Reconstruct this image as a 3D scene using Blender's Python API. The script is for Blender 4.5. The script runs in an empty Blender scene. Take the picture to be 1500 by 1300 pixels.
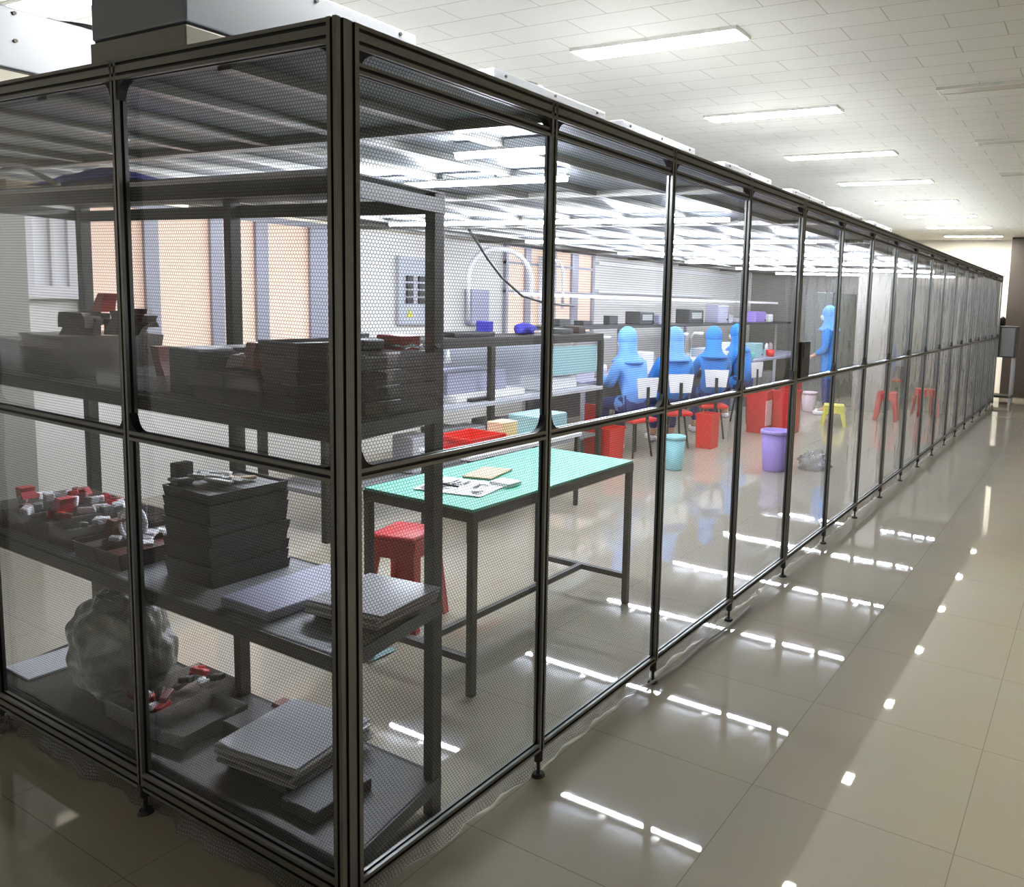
import bpy, bmesh, math, random
from mathutils import Vector, Matrix, noise
random.seed(7)
PI = math.pi
sc = bpy.context.scene
COL = sc.collection

# ------------------------------------------------------------------ helpers
class MB:
    """collects shapes and links them as ONE mesh object"""
    def __init__(s):
        s.bm = bmesh.new()
    def _merge(s, t):
        me = bpy.data.meshes.new('tmp'); t.to_mesh(me); t.free()
        s.bm.from_mesh(me); bpy.data.meshes.remove(me)
    def box(s, c, d, bev=0.0, rz=0.0, seg=2, taper=1.0):
        t = bmesh.new(); bmesh.ops.create_cube(t, size=1.0)
        for v in t.verts:
            k = taper if v.co.z < 0 else 1.0
            v.co = Vector((v.co.x*d[0]*k, v.co.y*d[1]*k, v.co.z*d[2]))
        if bev > 0:
            bmesh.ops.bevel(t, geom=list(t.edges), offset=bev, segments=seg, affect='EDGES', profile=0.5)
        if rz: bmesh.ops.rotate(t, verts=t.verts, cent=(0,0,0), matrix=Matrix.Rotation(rz, 3, 'Z'))
        bmesh.ops.translate(t, verts=t.verts, vec=Vector(c))
        s._merge(t); return s
    def bx(s, x0, x1, y0, y1, z0, z1, bev=0.0):
        return s.box(((x0+x1)/2,(y0+y1)/2,(z0+z1)/2), (abs(x1-x0),abs(y1-y0),abs(z1-z0)), bev)
    def cyl(s, p0, p1, r0, r1=None, seg=16):
        r1 = r0 if r1 is None else r1
        p0, p1 = Vector(p0), Vector(p1); d = p1-p0
        t = bmesh.new()
        bmesh.ops.create_cone(t, cap_ends=True, segments=seg, radius1=r0, radius2=max(r1,1e-4), depth=d.length)
        q = Vector((0,0,1)).rotation_difference(d.normalized()).to_matrix()
        bmesh.ops.rotate(t, verts=t.verts, cent=(0,0,0), matrix=q)
        bmesh.ops.translate(t, verts=t.verts, vec=(p0+p1)/2)
        s._merge(t); return s
    def ball(s, c, r, sub=2):
        t = bmesh.new(); bmesh.ops.create_icosphere(t, subdivisions=sub, radius=1.0)
        r = (r,r,r) if isinstance(r,(int,float)) else r
        for v in t.verts: v.co = Vector((v.co.x*r[0]+c[0], v.co.y*r[1]+c[1], v.co.z*r[2]+c[2]))
        s._merge(t); return s
    def tube(s, pts, r, seg=8):
        pts = [Vector(p) for p in pts]; t = bmesh.new(); rings = []
        for i, p in enumerate(pts):
            a = pts[max(i-1,0)]; b = pts[min(i+1,len(pts)-1)]
            d = (b-a).normalized()
            u = d.cross(Vector((0,0,1)))
            if u.length < 1e-3: u = d.cross(Vector((1,0,0)))
            u.normalize(); w = d.cross(u)
            rings.append([t.verts.new(p + r*(math.cos(2*PI*k/seg)*u + math.sin(2*PI*k/seg)*w)) for k in range(seg)])
        for a, b in zip(rings, rings[1:]):
            for k in range(seg): t.faces.new((a[k], a[(k+1)%seg], b[(k+1)%seg], b[k]))
        t.faces.new(rings[0][::-1]); t.faces.new(rings[-1])
        s._merge(t); return s
    def lathe(s, prof, c=(0,0,0), seg=28):
        t = bmesh.new(); rings = []
        for r, z in prof:
            rings.append([t.verts.new((c[0]+r*math.cos(2*PI*k/seg), c[1]+r*math.sin(2*PI*k/seg), c[2]+z)) for k in range(seg)])
        for a, b in zip(rings, rings[1:]):
            for k in range(seg): t.faces.new((a[k], a[(k+1)%seg], b[(k+1)%seg], b[k]))
        t.faces.new(rings[0][::-1]); t.faces.new(rings[-1])
        s._merge(t); return s
    def prism(s, poly, axis, lo, hi):
        """poly: 2D outline; axis: 0,1,2 the extrusion axis; the outline takes the two other axes in order"""
        t = bmesh.new(); n = len(poly)
        def P(a, b, h):
            v = [a, b]; v.insert(axis, h); return v
        A = [t.verts.new(P(a,b,lo)) for a,b in poly]; B = [t.verts.new(P(a,b,hi)) for a,b in poly]
        for i in range(n): t.faces.new((A[i],A[(i+1)%n],B[(i+1)%n],B[i]))
        t.faces.new(A[::-1]); t.faces.new(B)
        bmesh.ops.recalc_face_normals(t, faces=t.faces)
        s._merge(t); return s
    def tray(s, c, d, wall=0.004, flare=0.0):
        """open box: c = centre of the underside, d = outer size"""
        x,y,z = c; w,l,h = d
        t = bmesh.new()
        def ring(sx, sy, zz): return [t.verts.new((x+a*sx/2, y+b*sy/2, z+zz)) for a,b in ((-1,-1),(1,-1),(1,1),(-1,1))]
        f = 1-flare
        o0=ring(w*f,l*f,0); o1=ring(w,l,h); i1=ring(w-2*wall,l-2*wall,h); i0=ring(w*f-2*wall,l*f-2*wall,wall)
        t.faces.new(o0[::-1]); t.faces.new(i0)
        for a,b in ((o0,o1),(o1,i1),(i1,i0)):
            for k in range(4): t.faces.new((a[k],a[(k+1)%4],b[(k+1)%4],b[k]))
        s._merge(t); return s
    def sheet(s, nu, nv, f):
        t = bmesh.new()
        g = [[t.verts.new(f(i/nu, j/nv)) for j in range(nv+1)] for i in range(nu+1)]
        for i in range(nu):
            for j in range(nv): t.faces.new((g[i][j], g[i+1][j], g[i+1][j+1], g[i][j+1]))
        s._merge(t); return s
    def lump(s, c, r, amp=0.25, freq=2.0, sub=4, seed=0.0, flat=True):
        t = bmesh.new(); bmesh.ops.create_icosphere(t, subdivisions=sub, radius=1.0)
        for v in t.verts:
            n = noise.noise(v.co*freq + Vector((seed,seed*2,0))) + 0.5*noise.noise(v.co*freq*2.7 + Vector((seed,0,seed)))
            k = 1 + amp*n
            p = Vector((v.co.x*r[0]*k, v.co.y*r[1]*k, v.co.z*r[2]*k))
            if flat and p.z < -r[2]*0.75: p.z = -r[2]*0.75
            v.co = p + Vector(c)
        s._merge(t); return s
    def build(s, name, mat, parent=None, smooth=False, loc=None):
        me = bpy.data.meshes.new(name); s.bm.to_mesh(me); s.bm.free()
        if smooth:
            for p in me.polygons: p.use_smooth = True
        o = bpy.data.objects.new(name, me); COL.objects.link(o)
        me.materials.append(mat)
        if parent is not None: o.parent = parent
        if loc is not None: o.location = loc
        return o

def tag(o, label, cat, group=None, kind=None):
    o['label'] = label; o['category'] = cat
    if group: o['group'] = group
    if kind: o['kind'] = kind
    return o
def empty(name, loc, label, cat, group=None, rz=0.0):
    o = bpy.data.objects.new(name, None); COL.objects.link(o)
    o.empty_display_size = 0.1; o.location = loc; o.rotation_euler = (0,0,rz)
    return tag(o, label, cat, group)
def struct(o, label=None, cat=None):
    o['kind'] = 'structure'
    if label: o['label'] = label
    if cat: o['category'] = cat
    return o
def copy_tree(o, parent=None):
    c = o.copy(); COL.objects.link(c)
    if parent is not None: c.parent = parent
    for ch in list(o.children): copy_tree(ch, c)
    return c
def copy_thing(o, loc, label=None, rz=None, scale=None):
    c = copy_tree(o); c.location = loc
    if label: c['label'] = label
    if rz is not None: c.rotation_euler = (0,0,rz)
    if scale is not None: c.scale = scale
    return c

# ------------------------------------------------------------------ materials
def lin(r, g, b):
    f = lambda c: c/12.92 if c <= 0.04045 else ((c+0.055)/1.055)**2.4
    return (f(r/255), f(g/255), f(b/255), 1.0)
def new_mat(name):
    m = bpy.data.materials.new(name); m.use_nodes = True
    nt = m.node_tree
    return m, nt, nt.nodes['Principled BSDF'], nt.nodes['Material Output']
def mat(name, rgb, rough=0.5, metal=0.0, var=0.06, scale=30.0, bump=0.0, emit=0.0, coat=0.0, trans=0.0):
    m, nt, b, out = new_mat(name)
    c = lin(*rgb)
    b.inputs['Roughness'].default_value = rough
    b.inputs['Metallic'].default_value = metal
    tc = nt.nodes.new('ShaderNodeTexCoord')
    nz = nt.nodes.new('ShaderNodeTexNoise'); nz.inputs['Scale'].default_value = scale; nz.inputs['Detail'].default_value = 4
    nt.links.new(tc.outputs['Object'], nz.inputs['Vector'])
    mx = nt.nodes.new('ShaderNodeMix'); mx.data_type = 'RGBA'
    mx.inputs['A'].default_value = tuple(min(1, x*(1-var)) for x in c[:3])+(1,)
    mx.inputs['B'].default_value = tuple(min(1, x*(1+var)) for x in c[:3])+(1,)
    nt.links.new(nz.outputs['Fac'], mx.inputs['Factor'])
    nt.links.new(mx.outputs['Result'], b.inputs['Base Color'])
    if bump:
        bp = nt.nodes.new('ShaderNodeBump'); bp.inputs['Strength'].default_value = bump; bp.inputs['Distance'].default_value = 0.01
        nt.links.new(nz.outputs['Fac'], bp.inputs['Height']); nt.links.new(bp.outputs['Normal'], b.inputs['Normal'])
    if emit:
        nt.links.new(mx.outputs['Result'], b.inputs['Emission Color']); b.inputs['Emission Strength'].default_value = emit
    if coat: b.inputs['Coat Weight'].default_value = coat
    return m
def emission(name, rgb, strength):
    m, nt, b, out = new_mat(name)
    e = nt.nodes.new('ShaderNodeEmission'); e.inputs['Color'].default_value = lin(*rgb); e.inputs['Strength'].default_value = strength
    nt.links.new(e.outputs[0], out.inputs['Surface']); nt.nodes.remove(b)
    return m
def clear_mat(name, rgb, opacity=0.25, rough=0.1, crinkle=0.0):
    """thin clear plastic: mostly lets light through, a little body colour, glossy"""
    m, nt, b, out = new_mat(name); nt.nodes.remove(b)
    N, L = nt.nodes.new, nt.links.new
    tr = N('ShaderNodeBsdfTransparent'); df = N('ShaderNodeBsdfDiffuse'); df.inputs['Color'].default_value = lin(*rgb)
    gl = N('ShaderNodeBsdfGlossy'); gl.inputs['Roughness'].default_value = rough
    tl = N('ShaderNodeBsdfTranslucent'); tl.inputs['Color'].default_value = lin(*rgb)
    md = N('ShaderNodeMixShader'); md.inputs['Fac'].default_value = 0.5
    L(df.outputs[0], md.inputs[1]); L(tl.outputs[0], md.inputs[2])
    m1 = N('ShaderNodeMixShader'); m1.inputs['Fac'].default_value = opacity
    L(tr.outputs[0], m1.inputs[1]); L(md.outputs[0], m1.inputs[2])
    fr = N('ShaderNodeFresnel'); fr.inputs['IOR'].default_value = 1.45
    m2 = N('ShaderNodeMixShader'); L(fr.outputs[0], m2.inputs['Fac']); L(m1.outputs[0], m2.inputs[1]); L(gl.outputs[0], m2.inputs[2])
    if crinkle:
        tc = N('ShaderNodeTexCoord'); nz = N('ShaderNodeTexNoise'); nz.inputs['Scale'].default_value = crinkle; nz.inputs['Detail'].default_value = 5
        bp = N('ShaderNodeBump'); bp.inputs['Strength'].default_value = 0.8; bp.inputs['Distance'].default_value = 0.02
        L(tc.outputs['Object'], nz.inputs['Vector']); L(nz.outputs['Fac'], bp.inputs['Height'])
        for n in (df, gl, fr): L(bp.outputs['Normal'], n.inputs['Normal'])
    L(m2.outputs[0], out.inputs['Surface'])
    return m

FILM_CELL = 0.0108
def film_mat(name, haze=0.05, wave=0.22):
    """clear anti-static curtain film with a dark honeycomb print, laid out in metres on the UV map"""
    m, nt, b, out = new_mat(name); nt.nodes.remove(b)
    N, L = nt.nodes.new, nt.links.new
    def vm(op, a, bb=None):
        n = N('ShaderNodeVectorMath'); n.operation = op
        for i, v in enumerate((a, bb)):
            if v is None: continue
            if isinstance(v, tuple): n.inputs[i].default_value = v
            else: L(v, n.inputs[i])
        return n
    def fm(op, a, bb=None):
        n = N('ShaderNodeMath'); n.operation = op
        for i, v in enumerate((a, bb)):
            if v is None: continue
            if isinstance(v, (int, float)): n.inputs[i].default_value = v
            else: L(v, n.inputs[i])
        return n.outputs[0]
    uv = N('ShaderNodeUVMap'); uv.uv_map = 'UVMap'
    k = 1.0/FILM_CELL
    p = vm('MULTIPLY', uv.outputs[0], (k, k, 0)).outputs[0]
    R, H = (1.0, 1.7320508, 1.0), (0.5, 0.8660254, 0.0)
    pa = vm('SUBTRACT', vm('MODULO', p, R).outputs[0], H).outputs[0]
    pb = vm('SUBTRACT', vm('MODULO', vm('ADD', p, H).outputs[0], R).outputs[0], H).outputs[0]
    da = vm('DOT_PRODUCT', pa, pa).outputs['Value']; db = vm('DOT_PRODUCT', pb, pb).outputs['Value']
    sel = fm('LESS_THAN', db, da)
    mx = N('ShaderNodeMix'); mx.data_type = 'VECTOR'
    L(sel, mx.inputs['Factor']); L(pa, mx.inputs[4]); L(pb, mx.inputs[5])
    g = vm('ABSOLUTE', mx.outputs[1]).outputs[0]
    sx = N('ShaderNodeSeparateXYZ'); L(g, sx.inputs[0])
    hd = fm('MAXIMUM', sx.outputs[0], vm('DOT_PRODUCT', g, (0.5, 0.8660254, 0)).outputs['Value'])
    line = fm('GREATER_THAN', hd, 0.5-0.098)
    lf = fm('MULTIPLY', line, 0.74)
    tr = N('ShaderNodeBsdfTransparent'); tr.inputs['Color'].default_value = (0.97,0.975,0.975,1)
    ink = N('ShaderNodeBsdfDiffuse'); ink.inputs['Color'].default_value = (0.022,0.022,0.022,1)
    hz = N('ShaderNodeBsdfDiffuse'); hz.inputs['Color'].default_value = (0.75,0.76,0.76,1)
    gl = N('ShaderNodeBsdfGlossy'); gl.inputs['Roughness'].default_value = 0.045
    lw = N('ShaderNodeLayerWeight'); lw.inputs['Blend'].default_value = 0.5
    cosv = fm('MAXIMUM', fm('SUBTRACT', 1.0, lw.outputs['Facing']), 0.06)
    path = fm('SUBTRACT', 1.0, fm('POWER', 1.0-haze, fm('DIVIDE', 1.0, cosv)))
    m0 = N('ShaderNodeMixShader'); L(path, m0.inputs[0]); L(tr.outputs[0], m0.inputs[1]); L(hz.outputs[0], m0.inputs[2])
    m1 = N('ShaderNodeMixShader'); L(lf, m1.inputs[0]); L(m0.outputs[0], m1.inputs[1]); L(ink.outputs[0], m1.inputs[2])
    fr = N('ShaderNodeFresnel'); fr.inputs['IOR'].default_value = 1.5
    m2 = N('ShaderNodeMixShader'); L(fr.outputs[0], m2.inputs[0]); L(m1.outputs[0], m2.inputs[1]); L(gl.outputs[0], m2.inputs[2])
    nz = N('ShaderNodeTexNoise'); nz.inputs['Scale'].default_value = 3.5; nz.inputs['Detail'].default_value = 2
    mp = N('ShaderNodeMapping'); mp.inputs['Scale'].default_value = (1.6, 0.7, 1.0)
    L(uv.outputs[0], mp.inputs['Vector']); L(mp.outputs[0], nz.inputs['Vector'])
    bp = N('ShaderNodeBump'); bp.inputs['Strength'].default_value = wave; bp.inputs['Distance'].default_value = 0.03
    L(nz.outputs['Fac'], bp.inputs['Height'])
    L(bp.outputs['Normal'], gl.inputs['Normal'])
    L(m2.outputs[0], out.inputs['Surface'])
    return m

def floor_mat():
    m, nt, b, out = new_mat('floor_polished_tile')
    N, L = nt.nodes.new, nt.links.new
    geo = N('ShaderNodeNewGeometry')
    br = N('ShaderNodeTexBrick'); br.offset = 0.0; br.squash = 1.0
    br.inputs['Scale'].default_value = 1.0; br.inputs['Mortar Size'].default_value = 0.0016
    br.inputs['Mortar Smooth'].default_value = 0.2
    br.inputs['Brick Width'].default_value = 0.715; br.inputs['Row Height'].default_value = 0.715
    br.inputs['Color1'].default_value = lin(178,169,150); br.inputs['Color2'].default_value = lin(175,167,149); br.inputs['Mortar'].default_value = lin(138,130,115)
    mp = N('ShaderNodeMapping'); mp.inputs['Location'].default_value = (0.74+7.15, 7.15+0.2, 0)
    L(geo.outputs['Position'], mp.inputs['Vector']); L(mp.outputs[0], br.inputs['Vector'])
    nz = N('ShaderNodeTexNoise'); nz.inputs['Scale'].default_value = 2.2; nz.inputs['Detail'].default_value = 6
    L(geo.outputs['Position'], nz.inputs['Vector'])
    mx = N('ShaderNodeMix'); mx.data_type = 'RGBA'; mx.blend_type = 'MULTIPLY'; mx.inputs['Factor'].default_value = 0.10
    L(br.outputs['Color'], mx.inputs['A']); L(nz.outputs['Color'], mx.inputs['B'])
    L(mx.outputs['Result'], b.inputs['Base Color'])
    b.inputs['Roughness'].default_value = 0.02
    b.inputs['IOR'].default_value = 1.62
    nz2 = N('ShaderNodeTexNoise'); nz2.inputs['Scale'].default_value = 1.3; nz2.inputs['Detail'].default_value = 1
    L(geo.outputs['Position'], nz2.inputs['Vector'])
    bp = N('ShaderNodeBump'); bp.inputs['Strength'].default_value = 0.012; bp.inputs['Distance'].default_value = 0.05
    L(nz2.outputs['Fac'], bp.inputs['Height']); L(bp.outputs['Normal'], b.inputs['Normal'])
    return m
def ceiling_mat():
    m, nt, b, out = new_mat('ceiling_mineral_tile')
    N, L = nt.nodes.new, nt.links.new
    geo = N('ShaderNodeNewGeometry')
    br = N('ShaderNodeTexBrick'); br.offset = 0.5
    br.inputs['Scale'].default_value = 1.0; br.inputs['Mortar Size'].default_value = 0.0035; br.inputs['Mortar Smooth'].default_value = 0.3
    br.inputs['Brick Width'].default_value = 0.545; br.inputs['Row Height'].default_value = 0.225
    br.inputs['Color1'].default_value = lin(212,209,202); br.inputs['Color2'].default_value = lin(209,206,199); br.inputs['Mortar'].default_value = lin(166,161,152)
    mp = N('ShaderNodeMapping'); mp.inputs['Location'].default_value = (5.45, 4.5+0.1, 0)
    L(geo.outputs['Position'], mp.inputs['Vector']); L(mp.outputs[0], br.inputs['Vector'])
    L(br.outputs['Color'], b.inputs['Base Color']); b.inputs['Roughness'].default_value = 0.8
    nz = N('ShaderNodeTexNoise'); nz.inputs['Scale'].default_value = 90; nz.inputs['Detail'].default_value = 3
    L(geo.outputs['Position'], nz.inputs['Vector'])
    bp = N('ShaderNodeBump'); bp.inputs['Strength'].default_value = 0.15; bp.inputs['Distance'].default_value = 0.004
    L(nz.outputs['Fac'], bp.inputs['Height']); L(bp.outputs['Normal'], b.inputs['Normal'])
    return m

M = dict(
    alu=mat('dark_anodised_aluminium', (122,122,117), 0.36, 0.6, 0.08, 60),
    alu_groove=mat('groove_shade_and_bracket', (14,14,14), 0.6),  # black put into the slots as shade; brackets are black themselves
    steel=mat('dark_painted_steel', (52,51,48), 0.45, 0.35, 0.1, 40),
    black=mat('black_plastic', (22,22,24), 0.45),
    film=film_mat('printed_curtain_film'),
    hem=film_mat('printed_curtain_hem', 0.34, 1.0),
    film_loose=film_mat('loose_curtain_film', 0.055, 0.6),
    wall=mat('wall_paint', (226,223,215), 0.7, 0, 0.03, 4),
    pier=mat('pier_paint', (150,149,138), 0.7, 0, 0.04, 4),
    ffu=mat('galvanised_sheet', (124,128,138), 0.42, 0.35, 0.05, 8),
    ffu_flange=mat('galvanised_flange', (126,125,119), 0.4, 0.45, 0.05, 8),
    seam=mat('dark_seam', (18,18,20), 0.7),
    filt=mat('filter_grille', (168,174,180), 0.55, 0.2, 0.1, 50),
    roof=mat('roof_panel', (136,142,150), 0.45, 0.0, 0.06, 6),
    led=emission('led_diffuser', (255,250,238), 44.0),
    tube=emission('led_tube', (236,242,255), 64.0),
    off=mat('unlit_diffuser', (186,180,168), 0.4),
    lampbody=mat('lamp_body', (225,225,220), 0.4),
    blind=mat('peach_blind', (246,212,190), 0.8, 0, 0.03, 12, emit=0.10),  # faint glow stands in for daylight through the blind
    frost=mat('frosted_pane', (214,214,216), 0.5, 0, 0.03, 12, emit=0.07),  # faint glow stands in for light behind the pane
    winframe=mat('window_frame', (158,158,168), 0.5, 0.2),
    whiteframe=mat('white_frame', (222,218,216), 0.5),
    green=mat('green_mat', (86,190,158), 0.45, 0, 0.04, 10, coat=0.2),
    red=mat('red_plastic', (190,28,36), 0.38, 0, 0.06, 12),
    redbright=mat('bright_red_plastic', (214,40,34), 0.4),
    darkred=mat('brown_red_plastic', (112,44,40), 0.45),
    brown=mat('dark_brown_plastic', (58,46,42), 0.5),
    purple=mat('lilac_plastic', (152,128,206), 0.4),
    aqua=mat('aqua_plastic', (140,196,204), 0.4),
    pink=mat('pale_pink_plastic', (222,200,206), 0.5),
    yellow=mat('yellow_plastic', (212,206,84), 0.5),
    white=mat('white_plastic', (236,236,238), 0.45),
    paper=mat('white_paper', (240,238,234), 0.8),
    cream=mat('cream_card', (214,192,158), 0.8),
    card=mat('cardboard', (196,172,140), 0.85),
    grey=mat('grey_plastic', (130,132,134), 0.5),
    dkgrey=mat('dark_grey_plastic', (62,64,66), 0.5),
    ltgrey=mat('light_grey_panel', (184,186,192), 0.5),
    lav=mat('lavender_grey', (166,166,186), 0.5),
    teal=mat('teal_board', (150,188,192), 0.4),
    gown=mat('blue_gown_cloth', (46,128,204), 0.8, 0, 0.12, 10, bump=0.3),
    gown2=mat('light_blue_gown_cloth', (108,164,236), 0.8, 0, 0.12, 10, bump=0.3),
    trousers=mat('navy_trousers', (48,62,120), 0.85),
    skin=mat('skin', (214,166,140), 0.55),
    hair=mat('black_hair', (24,20,20), 0.5),
    bluecloth=mat('royal_blue_cloth', (44,44,150), 0.8, 0, 0.2, 20, bump=0.4),
    bag=clear_mat('grey_plastic_bag', (112,112,100), 0.74, 0.3, 14),
    smoke=clear_mat('smoky_plastic', (150,140,132), 0.45, 0.15),
    thinclear=clear_mat('thin_clear_plastic', (222,218,216), 0.17, 0.12),
    clear=clear_mat('clear_plastic_tray', (205,200,196), 0.34, 0.12),
    clearbag=clear_mat('clear_plastic_bag', (225,225,228), 0.35, 0.15, 20),
    milk=clear_mat('milky_plastic', (228,228,232), 0.72, 0.2),
    darkpillar=mat('dark_pillar_paint', (58,50,46), 0.5),
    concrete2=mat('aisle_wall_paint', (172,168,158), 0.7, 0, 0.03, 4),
    partition=mat('partition_panel', (118,116,112), 0.5, 0, 0.05, 3),
    tallcab=mat('cabinet_paint', (104,108,106), 0.45),
    concrete=mat('pale_column_paint', (158,154,146), 0.6),
    screen=emission('instrument_screen', (215,225,235), 0.3),
)
M['floor'] = floor_mat(); M['ceil'] = ceiling_mat()

# ------------------------------------------------------------------ setting
RX0, RX1, RY0, RY1, CH = -5.05, 4.6, -5.0, 17.2, 3.3
struct(MB().bx(RX0-.2, RX1+.2, RY0-.2, RY1+.2, -.1, 0).build('floor', M['floor']), 'glossy beige polished tile floor', 'floor')
struct(MB().bx(RX0-.2, RX1+.2, RY0-.2, RY1+.2, CH, CH+.1).build('ceiling', M['ceil']), 'off white ceiling of staggered tiles', 'ceiling')
struct(MB().bx(RX0-.2, RX0, RY0-.2, RY1+.2, 0, CH).build('wall_left', M['wall']), 'white painted wall with curtained windows', 'wall')
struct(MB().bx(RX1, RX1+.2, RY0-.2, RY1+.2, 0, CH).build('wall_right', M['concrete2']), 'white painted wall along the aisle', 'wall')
struct(MB().bx(RX0, RX1, RY1, RY1+.2, 0, CH).build('wall_back', M['wall']), 'white wall closing the hall beyond the booth', 'wall')
struct(MB().bx(RX0, RX1, RY0-.2, RY0, 0, CH).build('wall_front', M['wall']), 'white wall behind the viewer', 'wall')
struct(MB().bx(RX0, -4.75, .1, 1.31, 0, CH).build('column_1', M['pier']), 'greenish grey square column against the window wall', 'column')
struct(MB().bx(-.10, .9, 16.5, RY1, 0, CH, .01).build('column_2', M['darkpillar']), 'dark brown column at the far end of the aisle', 'column')
struct(MB().bx(-.20, -.10, 17.10, RY1, 0, CH).build('trim_1', M['whiteframe']), 'white vertical trim beside the dark column', 'trim')
struct(MB().bx(-2.0, -1.45, 12.0, 12.5, 0, 2.38, .006).build('column_3', M['concrete']), 'pale column standing inside the booth', 'column')

def window(name, label, y0, y1, z0, z1, bars, panes, pm, fm, trans=()):
    e = empty(name, (RX0, 0, 0), label, 'window'); e['kind'] = 'structure'
    f = MB()
    f.bx(0,.06,y0,y1,z0-.05,z0).bx(0,.06,y0,y1,z1,z1+.05)
    for a,b in bars: f.bx(0,.055,a,b,z0,z1,.004)
    for zz in trans: f.bx(0,.05,y0,y1,zz-.018,zz+.018)
    f.build('window_frame', fm, e)
    for a,b in panes: MB().bx(.005,.02,a,b,z0,z1).build('blind', pm, e)
    MB().bx(0,.12,y0-.04,y1+.04,z0-.09,z0-.05,.006).build('window_sill', M['whiteframe'], e)
    return e
struct(MB().bx(RX0,-.06,14.62,14.72,0,2.42).build('wall_partition', M['partition']), 'added grey panel partition closing the far end of the booth', 'wall')  # added dark panel that hides the bright end wall and darkens the interior
window('window_1','wide window with peach blinds behind the near shelving rack',1.74,3.88,1.16,2.32,
       [(1.74,1.79),(2.20,2.31),(2.73,2.84),(3.14,3.26),(3.69,3.88)],[(1.79,2.20),(2.31,2.73),(2.84,3.14),(3.26,3.69)],M['blind'],M['winframe'])
window('window_2','small white window with two frosted panes next to the grey column',1.33,1.74,1.70,2.22,
       [(1.33,1.46),(1.56,1.59),(1.67,1.74)],[(1.46,1.56),(1.59,1.67)],M['frost'],M['whiteframe'])
window('window_3','peach window beyond the workbench with cross bars',6.52,8.52,1.25,2.36,
       [(6.52,6.57),(6.91,7.02),(7.50,7.57),(7.94,8.10),(8.46,8.52)],[(6.57,6.91),(7.02,7.50),(7.57,7.94),(8.10,8.46)],M['blind'],M['winframe'],(2.16,1.80))

# conduit pipes and wall fittings
tag(MB().tube([(-4.99,7.2,.9),(-4.99,7.2,2.28)],.03,10).tube([(-4.99,7.32,.9),(-4.99,7.32,2.28)],.03,10).build('wall_pipe', M['white'], None, True),
    'white twin pipe running up the wall between the peach windows', 'pipe')
tag(MB().bx(RX0+.002,RX0+.07,8.6,12.5,1.82,1.87,.004).build('cable_duct', M['white']), 'white cable duct running along the wall past the peach window', 'duct')
tag(MB().bx(RX0+.002,RX0+.07,8.6,13.5,2.24,2.29,.004).build('cable_duct', M['white']), 'white cable duct high on the wall under the booth roof', 'duct')
pb = empty('electrical_panel',(RX0,5.03,1.74),'pale grey electrical panel with black sockets on the white wall','electrical panel')
MB().bx(.0,.05,-.25,.25,-.36,.38,.006).build('panel_board', M['ltgrey'], pb)
for i,yy in enumerate((-.11,.06)):
    for k in range(4):
        MB().bx(.05,.075,yy-.045,yy+.045,-.12+k*.08,-.06+k*.08,.004).build('socket', M['black'], pb)
MB().prism([(-.15,-.27),(-.05,-.27),(-.10,-.18)],0,.05,.056).build('warning_label', M['yellow'], pb)
tag(MB().bx(RX0+.002,RX0+.12,5.83,6.14,1.38,1.80,.01).build('junction_box', M['lav']), 'purple grey junction box on the wall between panel and window', 'box')

# ------------------------------------------------------------------ booth
W, WL, NB, NL = .8559, .9958, 17, 5
ZT, ZM, ZB = 2.43, 1.288, .12
booth = empty('cleanroom_booth',(0,0,0),'long cleanroom booth with dark aluminium frame and printed clear curtain walls','booth')
P_ = .03
def slot_profile(w, l, nslot_l, nslot_w=1):
    """outline of an extrusion w (x) by l (y) with T slots on its sides"""
    g, d = .0045, .006
    def side(n, L_):
        return [(-L_/2 + L_*(i+.5)/n) for i in range(n)]
    pts = []
    pts.append((-w/2,-l/2))
    for c in side(nslot_w,w): pts += [(c-g,-l/2),(c-g,-l/2+d),(c+g,-l/2+d),(c+g,-l/2)]
    pts.append((w/2,-l/2))
    for c in side(nslot_l,l): pts += [(w/2,c-g),(w/2-d,c-g),(w/2-d,c+g),(w/2,c+g)]
    pts.append((w/2,l/2))
    for c in reversed(side(nslot_w,w)): pts += [(c+g,l/2),(c+g,l/2-d),(c-g,l/2-d),(c-g,l/2)]
    pts.append((-w/2,l/2))
    for c in reversed(side(nslot_l,l)): pts += [(-w/2,c+g),(-w/2+d,c+g),(-w/2+d,c-g),(-w/2,c-g)]
    return pts
def gusset(mb, along, sgn, z, up, c=0.0, size=.055):
    """concave corner bracket between an upright and a rail; along 'x' or 'y'"""
    n = 7; pts = [(0,0)]
    pts.append((size,0))
    for i in range(1,n): 
        a = PI/2*i/n
        pts.append((size - size*math.sin(a)*.86 , size - size*math.cos(a)*.86 if False else size*(1-math.cos(a))*.86 ))
    pts.append((0,size))
    q = [(c + sgn*(P_/2+a), z + up*b) for a,b in pts]
    if along == 'y': mb.prism(q, 0, -.012, .012)
    else:            mb.prism(q, 1, -.012, .012)
def foot(par, x, y):
    MB().cyl((x,y,.0),(x,y,.012),.026,.02,14).cyl((x,y,.012),(x,y,.06),.007,None,10).cyl((x,y,.06),(x,y,.105),.016,None,12).build('levelling_foot', M['steel'], par)
def post(x, y, w, l, nl, along, name='post', gus=(1,-1)):
    o = MB().prism(slot_profile(w,l,nl), 2, .105, ZT).build(name, M['alu'], booth)
    o.location = (x,y,0)
    for sgn in gus:
        for z, up in ((ZT-.062,-1),(ZM+.015,1)):
            g = MB(); off = (l/2-P_/2) if along=='y' else (w/2-P_/2)
            gusset(g, along, sgn, z, up, sgn*off); g.build('corner_bracket', M['alu_groove'], o)
    foot(o, 0, 0)
    return o
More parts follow.
